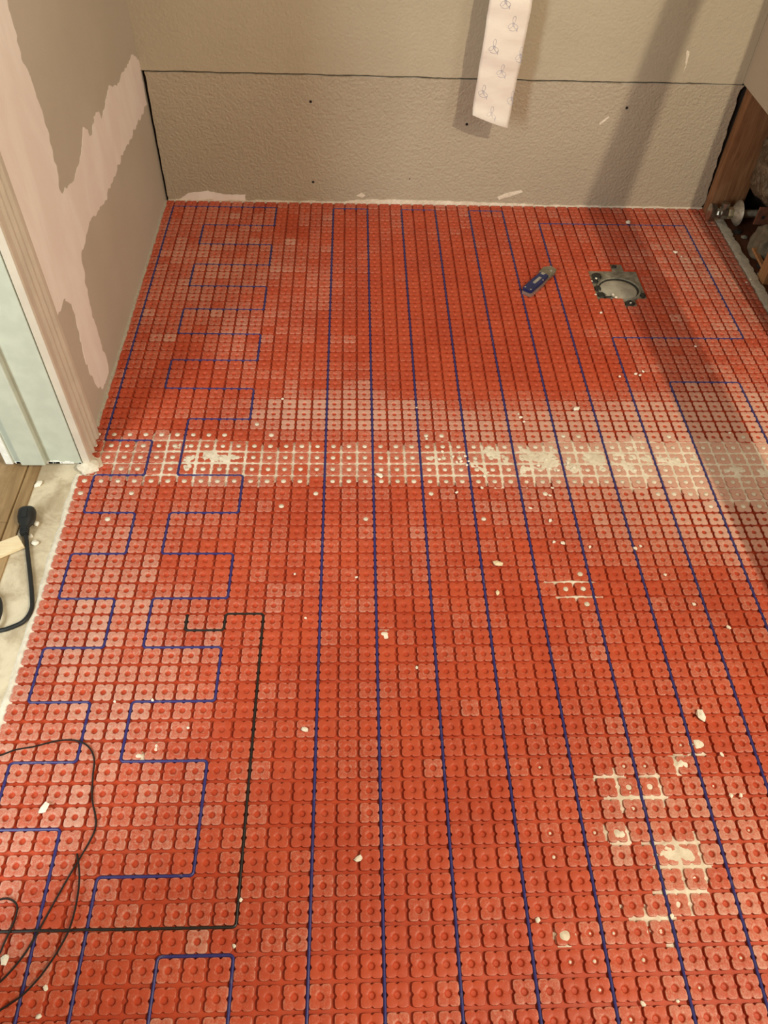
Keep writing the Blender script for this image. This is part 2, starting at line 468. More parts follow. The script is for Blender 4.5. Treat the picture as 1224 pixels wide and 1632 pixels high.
# door lining: jamb with stop, fluted casing
dj = empty('door_1', (0, -0.965, 0)); tag(dj, 'pale green painted door lining with fluted casing, left side', 'door frame', kind=S)
def dbox(name, mat, *a, bev=0.001):
    b = bmesh.new(); box(b, *a, bev=bev)
    for v in b.verts: v.co.y += 0.965
    return obj(name, b, mat, dj)
dbox('jamb', M_JAMB, -0.118, 0.004, -0.968, -0.9555, 0.012, 2.08)
dbox('door_stop', M_JAMB, -0.100, -0.0560, -0.980, -0.9675, 0.018, 2.06, bev=0.0025)
dbox('hall_casing', M_CHIPW, -0.132, -0.1182, -0.972, -0.885, 0.012, 2.13, bev=0.002)
# fluted casing as an extruded profile along z (x out of the wall, y along the wall)
prof = [(0.0062, -0.9675), (0.019, -0.9675), (0.0205, -0.964), (0.0205, -0.950)]
for yc in (-0.944, -0.926, -0.908):
    prof += [(0.0195, yc - 0.0055), (0.0150, yc - 0.003), (0.0145, yc), (0.0150, yc + 0.003), (0.0195, yc + 0.0055), (0.0200, yc + 0.007)]
prof += [(0.0200, -0.893), (0.0165, -0.889), (0.0150, -0.880), (0.0110, -0.874), (0.0095, -0.870), (0.0062, -0.870)]
b = bmesh.new()
prism(b, prof, lambda p: Vector((p[0], p[1] + 0.965, 0.010)), lambda p: Vector((p[0], p[1] + 0.965, 2.13)))
obj('casing', b, M_CASE, dj)
b = bmesh.new()
for k in range(26):
    x = -0.116 + 0.12 * random.random()
    s = 0.002 + 0.004 * random.random()
    box(b, x - s, x + s, -0.0038, -0.002, 0.012, 0.012 + s * 1.2)
obj('chipped_paint_edge', b, M_CHIPW, dj)
dbox('far_jamb', M_JAMB, -0.118, 0.004, -1.90, -1.888, 0.0, 2.08)
dbox('head_jamb', M_JAMB, -0.118, 0.004, -1.89, -0.966, 2.068, 2.08)

# right wall: drywall above, framing cavity below
wr = boxm('wall_right', M_WALLR, None, 1.4398, 1.4525, -0.56, 0.0, 0.325, 2.45)
tag(wr, 'right wall of taupe drywall cut away near the floor', 'wall', kind=S)
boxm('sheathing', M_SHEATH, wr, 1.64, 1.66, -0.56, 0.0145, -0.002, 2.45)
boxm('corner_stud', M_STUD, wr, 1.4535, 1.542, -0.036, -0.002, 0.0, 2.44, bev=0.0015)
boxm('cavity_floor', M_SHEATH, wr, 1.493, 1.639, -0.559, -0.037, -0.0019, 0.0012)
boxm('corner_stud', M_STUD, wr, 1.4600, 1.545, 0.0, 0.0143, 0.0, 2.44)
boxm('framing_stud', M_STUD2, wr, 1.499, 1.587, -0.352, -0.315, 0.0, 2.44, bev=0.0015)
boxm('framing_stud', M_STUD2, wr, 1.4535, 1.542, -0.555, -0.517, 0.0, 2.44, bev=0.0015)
boxm('wall_end', M_WALLR, wr, 1.4398, 1.66, -0.5735, -0.5605, 0.0, 2.45)
# broken mortar kerb where the membrane stops
b = bmesh.new()
pr_ = None
N_ = 120
for i in range(N_ + 1):
    y = -0.045 - i * 0.51 / N_
    wv = noise.noise(Vector((y * 28, 1, 1))); wz = noise.noise(Vector((y * 40, 5, 1)))
    r3 = noise.noise(Vector((y * 150, 2, 4))); r4 = noise.noise(Vector((y * 110, 6, 4)))
    xi = 1.4725 + wv * 0.006 + r3 * 0.003; xo = 1.496 + noise.noise(Vector((y * 30, 9, 1))) * 0.006 + r4 * 0.003
    ring = [b.verts.new(v) for v in ((xi - 0.002, y, -0.002), (xi, y, 0.0055 + wz * 0.002), (xi + 0.006, y, 0.0075 + wz * 0.002 + r4 * 0.0015), (xo - 0.002, y, 0.0068 + wv * 0.002 + r3 * 0.0015), (xo, y, -0.002))]
    if pr_:
        for k in range(4): b.faces.new((pr_[k], pr_[k + 1], ring[k + 1], ring[k]))
    else: b.faces.new(ring[::-1])
    pr_ = ring
b.faces.new(pr_)
bmesh.ops.recalc_face_normals(b, faces=b.faces[:])
smooth(obj('mortar_kerb', b, M_GYPS, wr), 25)
# the rest of the room behind the camera
we = boxm('wall_front', M_CEIL, None, -0.115, 2.4, -3.55, -3.5, -0.002, 2.45); tag(we, 'plain taupe wall behind the viewer', 'wall', kind=S)
wf = boxm('wall_side', M_CEIL, None, 2.4, 2.45, -3.5, -0.5605, -0.002, 2.45); tag(wf, 'plain taupe wall of the wider part of the room', 'wall', kind=S)
boxm('return_wall', M_WALLB, wf, 1.6605, 2.4, -0.5735, -0.5605, -0.002, 2.45)
hw = boxm('wall_hall', M_WALLB, None, -2.25, -2.2, -3.5, 0.6, -0.01, 2.45); tag(hw, 'plain wall on the far side of the hall', 'wall', kind=S)

# ------------------------------------------------------------------ heating membrane
PITCH = 0.03; NU, NV = 49, 71; TOP = 0.0055
DRAIN = {(u, v) for u in range(36, 40) for v in range(10, 14)} | {(38, 9), (38, 14)}
mem = empty('heating_membrane', (0, 0, 0))
tag(mem, 'orange-red studded floor heating membrane covering the whole floor', 'membrane')
b = bmesh.new()
vs = {}
def gv(u, v):
    if (u, v) not in vs: vs[(u, v)] = b.verts.new((min(max(u * PITCH, 0.0062), 1.474), -max(v * PITCH, 0.0008), 0))
    return vs[(u, v)]
for u in range(NU):
    for v in range(NV):
        if (u, v) in DRAIN: continue
        b.faces.new((gv(u, v), gv(u, v + 1), gv(u + 1, v + 1), gv(u + 1, v)))
r = bmesh.ops.extrude_face_region(b, geom=b.faces[:])
for e in r['geom']:
    if isinstance(e, bmesh.types.BMVert): e.co.z -= 0.0018
bmesh.ops.recalc_face_normals(b, faces=b.faces[:])
obj('base_sheet', b, M_MEM, mem)

def stud_arrays():
    a = 0.01315; rc = 0.0042; nw = 0.0021; ndp = 0.0022
    out = []                                        # one side from -45deg corner to next, rotated four times
    side = [(-a + rc, -a), (-nw * 1.5, -a), (-nw * 0.75, -a + ndp * 0.55), (0, -a + ndp), (nw * 0.75, -a + ndp * 0.55), (nw * 1.5, -a), (a - rc, -a),
            (a - rc * 0.45, -a + rc * 0.12), (a - rc * 0.12, -a + rc * 0.45)]
    for q in range(4):
        c, s = math.cos(q * math.pi / 2), math.sin(q * math.pi / 2)
        out += [(c * x - s * y, s * x + c * y) for x, y in side]
    n = len(out); O = np.array(out)
    ang = np.arctan2(O[:, 1], O[:, 0])
    D = np.stack([np.cos(ang), np.sin(ang)], 1)
    crease = np.array([max(0, math.cos(4 * t)) ** 6 for t in ang])
    rings = [np.c_[O * 0.965, np.zeros(n)], np.c_[O * 0.995, np.full(n, TOP * 0.72)], np.c_[O * 0.965, np.full(n, TOP * 0.95)], np.c_[O * 0.90, np.full(n, TOP)],
             np.c_[D * 0.0078, TOP - 0.0005 * crease - 0.0002],
             np.c_[D * 0.0050, np.full(n, TOP - 0.0002)], np.c_[D * 0.0042, np.full(n, TOP - 0.0010)], np.c_[D * 0.0030, np.full(n, TOP - 0.0034)]]
    Vt = np.concatenate(rings + [np.array([[0, 0, TOP - 0.0037]])])
    F = []
    for i in range(len(rings) - 1):
        for k in range(n):
            F.append((i * n + k, i * n + (k + 1) % n, (i + 1) * n + (k + 1) % n, (i + 1) * n + k))
    base = (len(rings) - 1) * n; cen = len(rings) * n
    T = [(base + k, base + (k + 1) % n, cen) for k in range(n)]
    return Vt, F, T
SV, SF, ST = stud_arrays()
stud_me = bpy.data.meshes.new('stud')
stud_me.from_pydata(SV.tolist(), [], SF + ST); stud_me.materials.append(M_MEM)
stud_me.polygons.foreach_set('use_smooth', [True] * len(stud_me.polygons))
stud_me.set_sharp_from_angle(angle=math.radians(50))

GAUSS = [  # u, v, su, sv, amount of dust left on the stud tops
    (42, 28, 9, 4.0, 0.44), (28, 27.5, 8, 2.2, 0.32), (17, 27, 4, 2.0, 0.34), (12, 27, 3, 1.8, 0.34), (40, 35, 9, 3.0, 0.42), (46, 40, 4, 3, 0.22), (42, 38, 5, 2.0, 0.2),
    (36, 31.5, 12, 2.6, 0.22), (10, 31.5, 14, 2.2, 0.08),
    (2, 42, 4, 8, 0.20), (3, 52, 5, 5, 0.14), (7, 46, 4, 6, 0.10), (5, 10, 7, 9, 0.16), (46, 8, 5, 10, 0.20), (38, 20, 6, 3, 0.08),
    (26, 14, 8, 9, -0.20), (31, 22, 5, 4, -0.22), (22, 20, 4, 5, -0.14), (5, 24, 3, 2, -0.18), (19, 4, 6, 5, -0.04), (10, 30, 12, 3, -0.04),
    (20, 52, 8, 12, -0.06), (31, 55, 4, 5, 0.20), (28, 44, 4, 5, -0.02), (8, 39.5, 3, 1.5, -0.12), (11, 49, 3, 3, -0.06), (36, 31, 9, 2, 0.14)]
def dustlevel(u, v):
    L = 0.375
    for (a_, c_, su, sv, k) in GAUSS:
        L += k * math.exp(-((u - a_) / su) ** 2 - ((v - c_) / sv) ** 2)
    L += 0.10 * noise.noise(Vector((u * 0.33, v * 0.33, 2.0))) + random.gauss(0, 0.04)
    if random.random() < 0.02: L += 0.12
    return L
cells = []
for u in range(NU):
    for v in range(NV):
        if (u, v) in DRAIN: continue
        c = ((u + 0.5) * PITCH, -(v + 0.5) * PITCH, TOP)
        x, y = proj(c)
        inside = 14 < x < 1210 and 300 < y < 1618
        cells.append((u, v, y if inside else -1, dustlevel(u, v)))
near = sorted(cells, key=lambda c: -c[2])[:298]
nearset = {(c[0], c[1]) for c in near}
def stud_xf(u, v):
    # the first column and row are trimmed against the walls
    sx = 0.80 if u == 0 and v < 33 else 1.0
    ox = (u + 0.5) * PITCH + (0.0032 if sx < 1 else 0)
    return ox, -(v + 0.5) * PITCH - (0.0006 if v == 0 else 0), sx
for (u, v, _, d) in sorted(near, key=lambda c: (c[1], c[0])):
    o = bpy.data.objects.new('stud', stud_me); col.objects.link(o); o.parent = mem
    ox, oy, sx_ = stud_xf(u, v)
    o.location = (ox, oy, 0); o['dust'] = d
    o.rotation_euler.z = 0
rest = [c for c in cells if (c[0], c[1]) not in nearset]
nvert = len(SV)
allv = np.empty((len(rest) * nvert, 3)); dus = np.empty(len(rest) * nvert, dtype=np.float32)
Fq = np.array(SF); Ft = np.array(ST)
for i, (u, v, _, d) in enumerate(rest):
    ox, oy, s_ = stud_xf(u, v)
    a_ = SV.copy(); a_[:, 0] = a_[:, 0] * s_ + ox; a_[:, 1] += oy
    allv[i * nvert:(i + 1) * nvert] = a_; dus[i * nvert:(i + 1) * nvert] = d
offs = (np.arange(len(rest)) * nvert)[:, None, None]
Q = (Fq[None] + offs).reshape(-1, 4); Tt = (Ft[None] + offs).reshape(-1, 3)
me = bpy.data.meshes.new('stud_field')
me.vertices.add(len(allv)); me.vertices.foreach_set('co', allv.ravel())
loops = np.concatenate([Q.ravel(), Tt.ravel()])
me.loops.add(len(loops)); me.loops.foreach_set('vertex_index', loops.astype(np.int32))
me.polygons.add(len(Q) + len(Tt))
starts = np.concatenate([np.arange(len(Q)) * 4, len(Q) * 4 + np.arange(len(Tt)) * 3])
me.polygons.foreach_set('loop_start', starts.astype(np.int32))
me.update(calc_edges=True)
me.polygons.foreach_set('use_smooth', [True] * len(me.polygons))
me.set_sharp_from_angle(angle=math.radians(50))
at = me.attributes.new('dust', 'FLOAT', 'POINT'); at.data.foreach_set('value', dus)
tag(obj('stud_field', me, M_MEM, mem), kind='stuff')

# ------------------------------------------------------------------ cables pressed into the channels
ZC = 0.0036
def g(u, v, z=ZC): return Vector((u * PITCH, -v * PITCH, z))
B_ = 69
path = [(44, B_), (44, 24), (39, 24), (39, B_), (36, B_), (36, 19), (46, 19), (46, 3), (33, 3), (33, B_), (30, B_), (30, 1), (27, 1), (27, B_), (24, B_), (24, 1),
        (21, 1), (21, B_), (18, B_), (18, 1), (15, 1), (15, B_), (12, B_), (12, 59), (9, 59), (9, B_), (6, B_), (6, 56), (10, 56)]
v = 51; side = 6
path += [(10, 51), (6, 51), (6, 48), (10, 48), (10, 45), (6, 45), (6, 42), (10, 42), (10, 39), (6, 39), (6, 36), (10, 36), (10, 33), (6, 33), (6, 28), (10, 28), (10, 25),
         (4, 25), (4, 22), (10, 22), (10, 19), (4, 19), (4, 16), (10, 16), (10, 13), (4, 13), (4, 10), (10, 10), (10, 7), (4, 7), (4, 4), (10, 4), (10, 1), (1, 1),
         (1, 30), (4, 30), (4, 33), (1, 33), (1, 36), (4, 36), (4, 39), (1, 39), (1, 42), (4, 42), (4, 45), (1, 45), (1, 48), (4, 48), (4, 51), (1, 51), (1, 54), (4, 54), (4, B_)]
b = bmesh.new()
tube(b, rounded([g(*q) for q in path], 0.006), 0.00205, 8)
hc = smooth(obj('heating_cable', b, M_BLUE))
tag(hc, 'dark blue heating cable snaking through the channels of the red membrane', 'cable')
b = bmesh.new()
sp = [g(8, 43.05, 0.0042), g(8, 44, 0.0042), g(10, 44, 0.0042), g(10, 43, 0.0042), g(12, 43, 0.0042), g(12, 58, 0.0042), g(7, 58, 0.0044), g(6, 58, 0.0072), g(5, 58, 0.0044), g(4.4, 58, 0.006), g(4, 58, 0.0076), g(3.5, 58, 0.006), g(0.4, 58, 0.0045)]
sp += [Vector((-0.03, -1.745, 0.003)), Vector((-0.06, -1.75, 0.0012))]
tube(b, rounded(sp, 0.005), lambda t_: 0.0023 if t_ < 0.06 else 0.00165, 8)
tag(smooth(obj('sensor_cable', b, M_BLACKW)), 'black sensor cable laid in the membrane channels, hooked at its far end', 'cable')

ZT = TOP + 0.0016
A = [(-70, 1228), (-30, 1212), (0, 1204), (25, 1195), (54, 1190), (90, 1181), (119, 1180), (140, 1189), (150, 1209), (148, 1238), (147, 1274), (153, 1306), (149, 1329), (129, 1365), (108, 1400),
     (86, 1439), (61, 1484), (36, 1525), (0, 1565), (-45, 1595), (-85, 1580), (-80, 1510), (-40, 1448), (0, 1434), (18, 1434), (28, 1446), (22, 1471), (7, 1504), (0, 1520), (-30, 1570), (-60, 1630),
     (-35, 1640), (0, 1611), (36, 1588), (65, 1558), (93, 1518), (113, 1479), (124, 1436), (128, 1396), (124, 1362)]
pts = []
for i, q in enumerate(A):
    p = onz(*q, ZT); bump_ = 0.004 if i > 32 else (0.0012 if 20 < i <= 32 else 0)
    pts.append(Vector((p.x, p.y, ZT + bump_)))
b = bmesh.new(); tube(b, spline(pts, 6), 0.00125, 6)
tag(smooth(obj('sensor_lead', b, M_BLACKW)), 'thin black wire lying in loose loops on top of the membrane studs', 'wire')

# power cord with socket end on the threshold
pc = empty('extension_cord', (-0.066, -1.09, -0.002))
tag(pc, 'black power cord ending in a moulded socket on the bare threshold', 'cord')
L0 = Vector(pc.location)
q0 = onz(44, 812, 0.012); q1 = onz(39, 848, 0.010)
dr = (q1 - q0).normalized(); ang_ = math.atan2(dr.y, dr.x)
b = bmesh.new()
prf = [(-0.003, 0.008), (0.0, 0.0125), (0.004, 0.0142), (0.018, 0.0145), (0.028, 0.0125), (0.036, 0.0080), (0.046, 0.0060), (0.056, 0.0050)]
rings = []
for (s_, rad) in prf:
    ring = []
    for k in range(16):
        a_ = 2 * math.pi * k / 16
        ex = 0.75
        cy = math.copysign(abs(math.cos(a_)) ** ex, math.cos(a_)); cz = math.copysign(abs(math.sin(a_)) ** ex, math.sin(a_))
        ring.append(b.verts.new((s_, cy * rad, cz * rad * 0.85)))
    rings.append(ring)
for i in range(len(rings) - 1):
    for k in range(16): b.faces.new((rings[i][k], rings[i][(k + 1) % 16], rings[i + 1][(k + 1) % 16], rings[i + 1][k]))
b.faces.new(rings[0][::-1]); b.faces.new(rings[-1])
bmesh.ops.recalc_face_normals(b, faces=b.faces[:])
sk = smooth(obj('socket_body', b, M_RUBBER, pc, Vector((q0.x, q0.y, 0.0110)) - L0), 35); sk.rotation_euler = (0, 0, ang_)
b = bmesh.new()
for k in range(4): box(b, 0.040 + k * 0.004, 0.042 + k * 0.004, -0.0068, 0.0068, -0.0055, 0.0055, bev=0.001)
box(b, 0.006, 0.026, -0.0045, 0.0045, 0.0110, 0.0132, bev=0.0006)
sk2 = obj('strain_relief', b, M_RUBBER, pc, sk.location); sk2.rotation_euler = sk.rotation_euler
cp = [q0 + dr * 0.05, onz(42, 858, 0.006), onz(44, 880, 0.003), onz(48, 915, 0.002), onz(51, 950, 0.002), onz(50, 972, 0.003), onz(38, 990, 0.003), onz(18, 1000, 0.003), onz(0, 1005, 0.003), onz(-30, 1008, 0.003), onz(-70, 990, 0.004)]
b = bmesh.new(); tube(b, [p - L0 for p in spline(cp, 6)], 0.0036, 10)
smooth(obj('cord', b, M_RUBBER, pc))
cp = [onz(-12, 1012, 0.003), onz(-4, 990, 0.0085), onz(1, 970, 0.003), onz(-6, 950, 0.003), onz(-40, 930, 0.003)]
b = bmesh.new(); tube(b, [p - L0 for p in spline(cp, 6)], 0.0036, 8)
smooth(obj('cord', b, M_RUBBER, pc))

# ------------------------------------------------------------------ dried thinset spilled over the studs
def thin_level(u, v):
    e1 = noise.noise(Vector((u * 0.55, 4.0, 1.0))); e2 = noise.noise(Vector((u * 0.6, 9.0, 3.0)))
    lo = 30.0 - 0.8 * sst(10, 5, u) + 0.9 * e1 - 0.5 * sst(26, 34, u); hi = 33.7 + 2.0 * sst(34, 42, u) + 0.9 * e2
    band = sst(lo - 0.6, lo + 0.7, v) * sst(hi + 0.7, hi - 0.6, v)
    s_ = float(np.interp(u, (0, 4, 5.5, 9, 11, 19, 22, 27, 34, 38, 49), (.62, .62, .95, .95, .70, .68, .86, .98, .98, .92, .93)))
    core = math.exp(-((v - 31.6 - 0.5 * sst(34, 44, u)) / 1.7) ** 2)
    L = band * (s_ * 0.86 + 0.20 * core * s_)
    return L
XT0, XT1, YT0, YT1, ST_ = 0.010, 1.472, -0.845, -1.105, 0.0019
VRUN = {15: 1, 18: 1, 21: 1, 24: 1, 27: 1, 30: 1, 33: 3, 36: 19, 39: 24, 44: 24, 1: 1, 4: 30, 6: 28}
def near_cable(x, y):
    u = x / PITCH; k = round(u)
    d = abs(u - k) * PITCH
    return d if k in VRUN and -y / PITCH > VRUN[k] else 1.0
DISCS = {}
def residue_patch(b, x0, x1, y0, y1, st, level, hole, amp=0.0017):
    nx = int((x1 - x0) / st); ny = int(abs(y1 - y0) / st)
    idx = {}; H = {}
    for i in range(nx + 1):
        for j in range(ny + 1):
            x = x0 + i * st; y = y0 - j * st
            u = x / PITCH; v = -y / PITCH
            lu = (u % 1) - 0.5; lv_ = (v % 1) - 0.5
            L = level(u, v)
            n_ = noise.noise(Vector((x * 28, y * 28, 3))) * 0.9 + noise.noise(Vector((x * 85, y * 85, 6))) * 0.5 + noise.noise(Vector((x * 260, y * 260, 9))) * 0.22
            h = -0.0035 + L * 0.0086 + n_ * amp if L > 0.02 else -0.003
            rr = math.hypot(lu, lv_) * PITCH
            if rr < 0.0062 and level is not None:
                hl = hole(int(u), int(v))
                if hl > 0: DISCS.setdefault((int(u), int(v)), hl)
            dc = near_cable(x, y)
            if dc < 0.0042: h = min(h, 0.0030)
            H[(i, j)] = min(h, TOP + 0.0011)
    for i in range(nx):
        for j in range(ny):
            q = ((i, j), (i, j + 1), (i + 1, j + 1), (i + 1, j))
            if max(H[k] for k in q) < 0.0006: continue
            f_ = []
            for k in q:
                if k not in idx: idx[k] = b.verts.new((x0 + k[0] * st, y0 - k[1] * st, max(H[k], 0.0002)))
                f_.append(idx[k])
            b.faces.new(f_)
hole_cache = {}
def hole_band(u, v):
    if (u, v) in hole_cache: return hole_cache[(u, v)]
    L = thin_level(u + 0.5, v + 0.5)
    h = -1
    p_ = 0.0
    if 30 <= v <= 33: p_ = 0.97
    elif v == 29: p_ = 0.8 if u < 9 or u > 44 else 0.15
    elif v == 34: p_ = 0.85 if u > 33 else (0.5 if u < 3 else 0.12)
    elif v == 35: p_ = 0.8 if u > 37 else 0.06
    elif v in (28, 36): p_ = 0.06
    if random.random() < p_: h = TOP - 0.0006 - random.random() * 0.0003
    hole_cache[(u, v)] = h; return h
b = bmesh.new()
residue_patch(b, XT0, XT1, YT0, YT1, ST_, thin_level, hole_band)
# a small cross-shaped spill further forward, and scraped patches at the lower right
def cross(u, v):
    u -= 0.0
    d = min(abs(u - 29), 9) ** 2 / 3.4 + (min(abs(v - 41), abs(v - 42)) / 0.16) ** 2
    e = (abs(u - 30.0) / 0.16) ** 2 + (abs(v - 42) / 1.0) ** 2
    return 0.93 * max(math.exp(-d), math.exp(-e))
def cross_hole(u, v): return TOP - 0.0007 if (u, v) in ((29, 40), (29, 41), (29, 42), (28, 41)) else -1
residue_patch(b, 0.78, 0.96, -1.18, -1.32, 0.0022, cross, cross_hole, 0.0022)
SPL = [(30, 52.6, 2.2, 1.2, 0.80), (28.5, 54.6, 0.8, 0.5, 1.05), (31.2, 55.6, 2.0, 1.1, 0.92), (30.6, 57.2, 1.2, 1.0, 0.82), (25.4, 58.6, 0.45, 0.35, 1.25), (29.6, 58, 1.2, 1.4, 0.75), (21.2, 57.3, 0.8, 0.22, 1.1), (32.2, 51.4, 0.7, 0.5, 1.1), (33.2, 50.5, 0.7, 0.5, 1.12)]
def spill(u, v):
    return max(k * math.exp(-((u - a_) / su) ** 2 - ((v - c_) / sv) ** 2) for (a_, c_, su, sv, k) in SPL)
def spill_hole(u, v):
    random.seed(u * 131 + v * 17)
    return TOP - 0.0027 if random.random() < 0.22 and u > 24 else -1
residue_patch(b, 0.72, 1.08, -1.50, -1.86, 0.0021, spill, spill_hole, 0.0040)
def spl2(u, v): return 1.2 * max(math.exp(-((u - 7.55) / 0.22) ** 2 - ((v - 50.25) / 0.30) ** 2), math.exp(-((u - 6.8) / 0.3) ** 2 - ((v - 50.75) / 0.22) ** 2), math.exp(-((u - 18.4) / 0.5) ** 2 - ((v - 44.3) / 0.35) ** 2))
residue_patch(b, 0.18, 0.25, -1.49, -1.54, 0.002, spl2, lambda u, v: -1)
residue_patch(b, 0.52, 0.60, -1.29, -1.35, 0.002, spl2, lambda u, v: -1)
for (u_, v_), hl in sorted(DISCS.items()):
    if (u_, v_) in DRAIN: continue
    random.seed(u_ * 53 + v_ * 7)
    big = hl > TOP - 0.002
    r_ = (0.0043 + 0.0006 * random.random()) if big else (0.0014 + 0.0010 * random.random())
    zt = TOP + 0.00025 if big else TOP - 0.0024
    cx_ = (u_ + 0.5) * PITCH + random.uniform(-3, 3) * 1e-4; cy_ = -(v_ + 0.5) * PITCH + random.uniform(-3, 3) * 1e-4
    rim0 = [b.verts.new((cx_ + r_ * math.cos(k * math.pi / 6), cy_ + r_ * math.sin(k * math.pi / 6) * random.uniform(0.9, 1.05), zt - 0.0009)) for k in range(12)]
    rim1 = [b.verts.new((cx_ + (v0.co.x - cx_) * 0.9, cy_ + (v0.co.y - cy_) * 0.9, zt)) for v0 in rim0]
    for k in range(12): b.faces.new((rim0[k], rim0[(k + 1) % 12], rim1[(k + 1) % 12], rim1[k]))
    b.faces.new(rim1)
random.seed(11)
bmesh.ops.recalc_face_normals(b, faces=b.faces[:])
for f_ in b.faces:
    if f_.normal.z < 0: f_.normal_flip()
rs = obj('thinset_residue', b, M_THIN)
smooth(rs, 80)
tag(rs, 'dry whitish thinset mortar spilled in a band across the red membrane', 'mortar', kind='stuff')

# thinset bead along the cut left edge of the membrane and the lump at the door lining
b = bmesh.new(); pr_ = None
for i in range(101):
    y = -0.985 - i * 0.0095
    wv = noise.noise(Vector((y * 26, 3, 2))); wz = noise.noise(Vector((y * 44, 8, 2)))
    ring = [b.verts.new(q) for q in ((-0.0095 + wv * 0.005, y, -0.002), (-0.006 + wv * 0.004, y, 0.0012 + wz * 0.001), (0.0005, y, 0.0022 + wz * 0.0012), (0.0058, y, 0.0005), (0.0058, y, -0.0019))]
    if pr_:
        for k in range(4): b.faces.new((pr_[k], pr_[k + 1], ring[k + 1], ring[k]))
    else: b.faces.new(ring[::-1])
    pr_ = ring
b.faces.new(pr_); bmesh.ops.recalc_face_normals(b, faces=b.faces[:])
tag(smooth(obj('mortar_edge', b, M_THIN), 60), 'ragged pale mortar edge between the membrane and the bare threshold', 'mortar')
def lump(name, mat, c, s, seed, parent=None, sub=2, amp=0.35, freq=2.2):
    b = bmesh.new(); bmesh.ops.create_icosphere(b, subdivisions=sub, radius=1)
    for v_ in b.verts:
        n_ = 1 + amp * noise.noise(v_.co * freq + Vector((seed, seed * 2, 0)))
        v_.co = Vector((v_.co.x * s[0] * n_, v_.co.y * s[1] * n_, v_.co.z * s[2] * n_))
    o = obj(name, b, mat, parent, c); return smooth(o, 60)
lump_ = lump('mortar_lump', M_THIN, (0.0165, -0.968, 0.006), (0.022, 0.020, 0.009), 3, sub=3)
tag(lump_, 'white lump of mortar at the foot of the fluted door casing', 'mortar')

# ------------------------------------------------------------------ mortared-over drain opening
dn = empty('floor_drain', (1.14, -0.36, -0.002))
tag(dn, 'round drain plugged with grey mortar in a square cut-out', 'drain')
D0 = Vector(dn.location)
b = bmesh.new(); box(b, 1.0805, 1.1995, -0.4195, -0.3005, -0.0005, 0.0004); box(b, 1.1405, 1.1695, -0.3005, -0.2705, -0.0005, 0.0004); box(b, 1.1405, 1.1695, -0.4495, -0.4195, -0.0005, 0.0004)
bmesh.ops.translate(b, verts=b.verts[:], vec=-Vector((D0.x, D0.y, 0)) )
obj('mortar_bed', b, M_MORT, dn, (0, 0, 0.0008))
cx, cy = 1.139, -0.3785
b = bmesh.new(); lathe(b, [(0.054, -0.0006), (0.053, 0.0028), (0.0510, 0.0042), (0.0490, 0.0038), (0.0480, 0.0008)], 40)
for v_ in b.verts:
    v_.co.z += 0.0007 * noise.noise(v_.co * 90); v_.co.y *= 0.90
    v_.co += Vector((cx - D0.x, cy - D0.y, 0.002))
smooth(obj('drain_rim', b, M_MORT, dn), 50)
b = bmesh.new(); lathe(b, [(0.0505, 0.0), (0.0505, 0.0012)], 40)
for v_ in b.verts: v_.co.y *= 0.9; v_.co += Vector((cx - D0.x, cy - D0.y, 0.002))
obj('groove_shade', b, M_BLACK, dn)  # black disc painting the shade in the groove between rim and plug
b = bmesh.new(); lathe(b, [(0.0450, -0.0006), (0.0445, 0.0030), (0.0410, 0.0046), (0.026, 0.0056), (0.012, 0.0058)], 40)
for v_ in b.verts:
    v_.co.z += 0.0006 * noise.noise(v_.co * 80 + Vector((3, 1, 2))); v_.co.y *= 0.92
    v_.co += Vector((cx - D0.x - 0.003, cy - D0.y - 0.006, 0.001))
smooth(obj('mortar_plug', b, M_MORTP, dn), 50)
for i, (x, y, sx_, sy_) in enumerate([(1.096, -0.326, 0.012, 0.013), (1.088, -0.345, 0.008, 0.011), (1.0885, -0.378, 0.008, 0.013), (1.093, -0.404, 0.011, 0.012), (1.108, -0.4145, 0.012, 0.004), (1.153, -0.436, 0.012, 0.010), (1.148, -0.284, 0.006, 0.005), (1.191, -0.405, 0.006, 0.010)]):
    o = lump('black_patch', M_BLACK, (x - D0.x, y - D0.y, 0.0045), (sx_, sy_, 0.0026), i + 4, dn)  # flattened black blotches along the edges of the cut-out

# ------------------------------------------------------------------ utility knife
k0 = onz(838, 466, 0.014); k1 = onz(882, 427, 0.014)
ax = Vector((k1.x - k0.x, k1.y - k0.y, 0)); LK = ax.length
kn = empty('utility_knife', (k0.x, k0.y, TOP), math.atan2(ax.y, ax.x))
tag(kn, 'small folding utility knife with navy grip and steel head on the studs', 'knife')
def kp(name, mat, poly, z0, z1, bev=0.0):
    b = bmesh.new()
    prism(b, [(x * LK, y) for x, y in poly], lambda p: Vector((p[0], p[1], z0)), lambda p: Vector((p[0], p[1], z1)))
    if bev: bmesh.ops.bevel(b, geom=[e for e in b.edges if e.calc_face_angle(0) > 0.6], offset=bev, segments=2, affect='EDGES')
    return obj(name, b, mat, kn)
kp('frame', M_KMET, [(0.00, -0.0125), (0.05, -0.0155), (0.42, -0.0160), (0.66, -0.0120), (0.66, 0.0125), (0.40, 0.0130), (0.04, 0.0125), (0.0, 0.009)], 0.0005, 0.0085)
gr = kp('grip', M_KBLUE, [(0.01, -0.0105), (0.05, -0.0130), (0.42, -0.0130), (0.67, -0.0105), (0.69, 0.0120), (0.40, 0.0135), (0.04, 0.0130), (0.01, 0.009)], 0.0085, 0.0150, bev=0.0012)
kp('belt_clip', M_KSIL, [(0.27, -0.0035), (0.50, -0.0035), (0.50, 0.0035), (0.27, 0.0035)], 0.0145, 0.0166)
kp('lock_plate', M_KSIL, [(0.60, 0.000), (0.66, -0.002), (0.67, 0.008), (0.61, 0.008)], 0.0145, 0.0162)
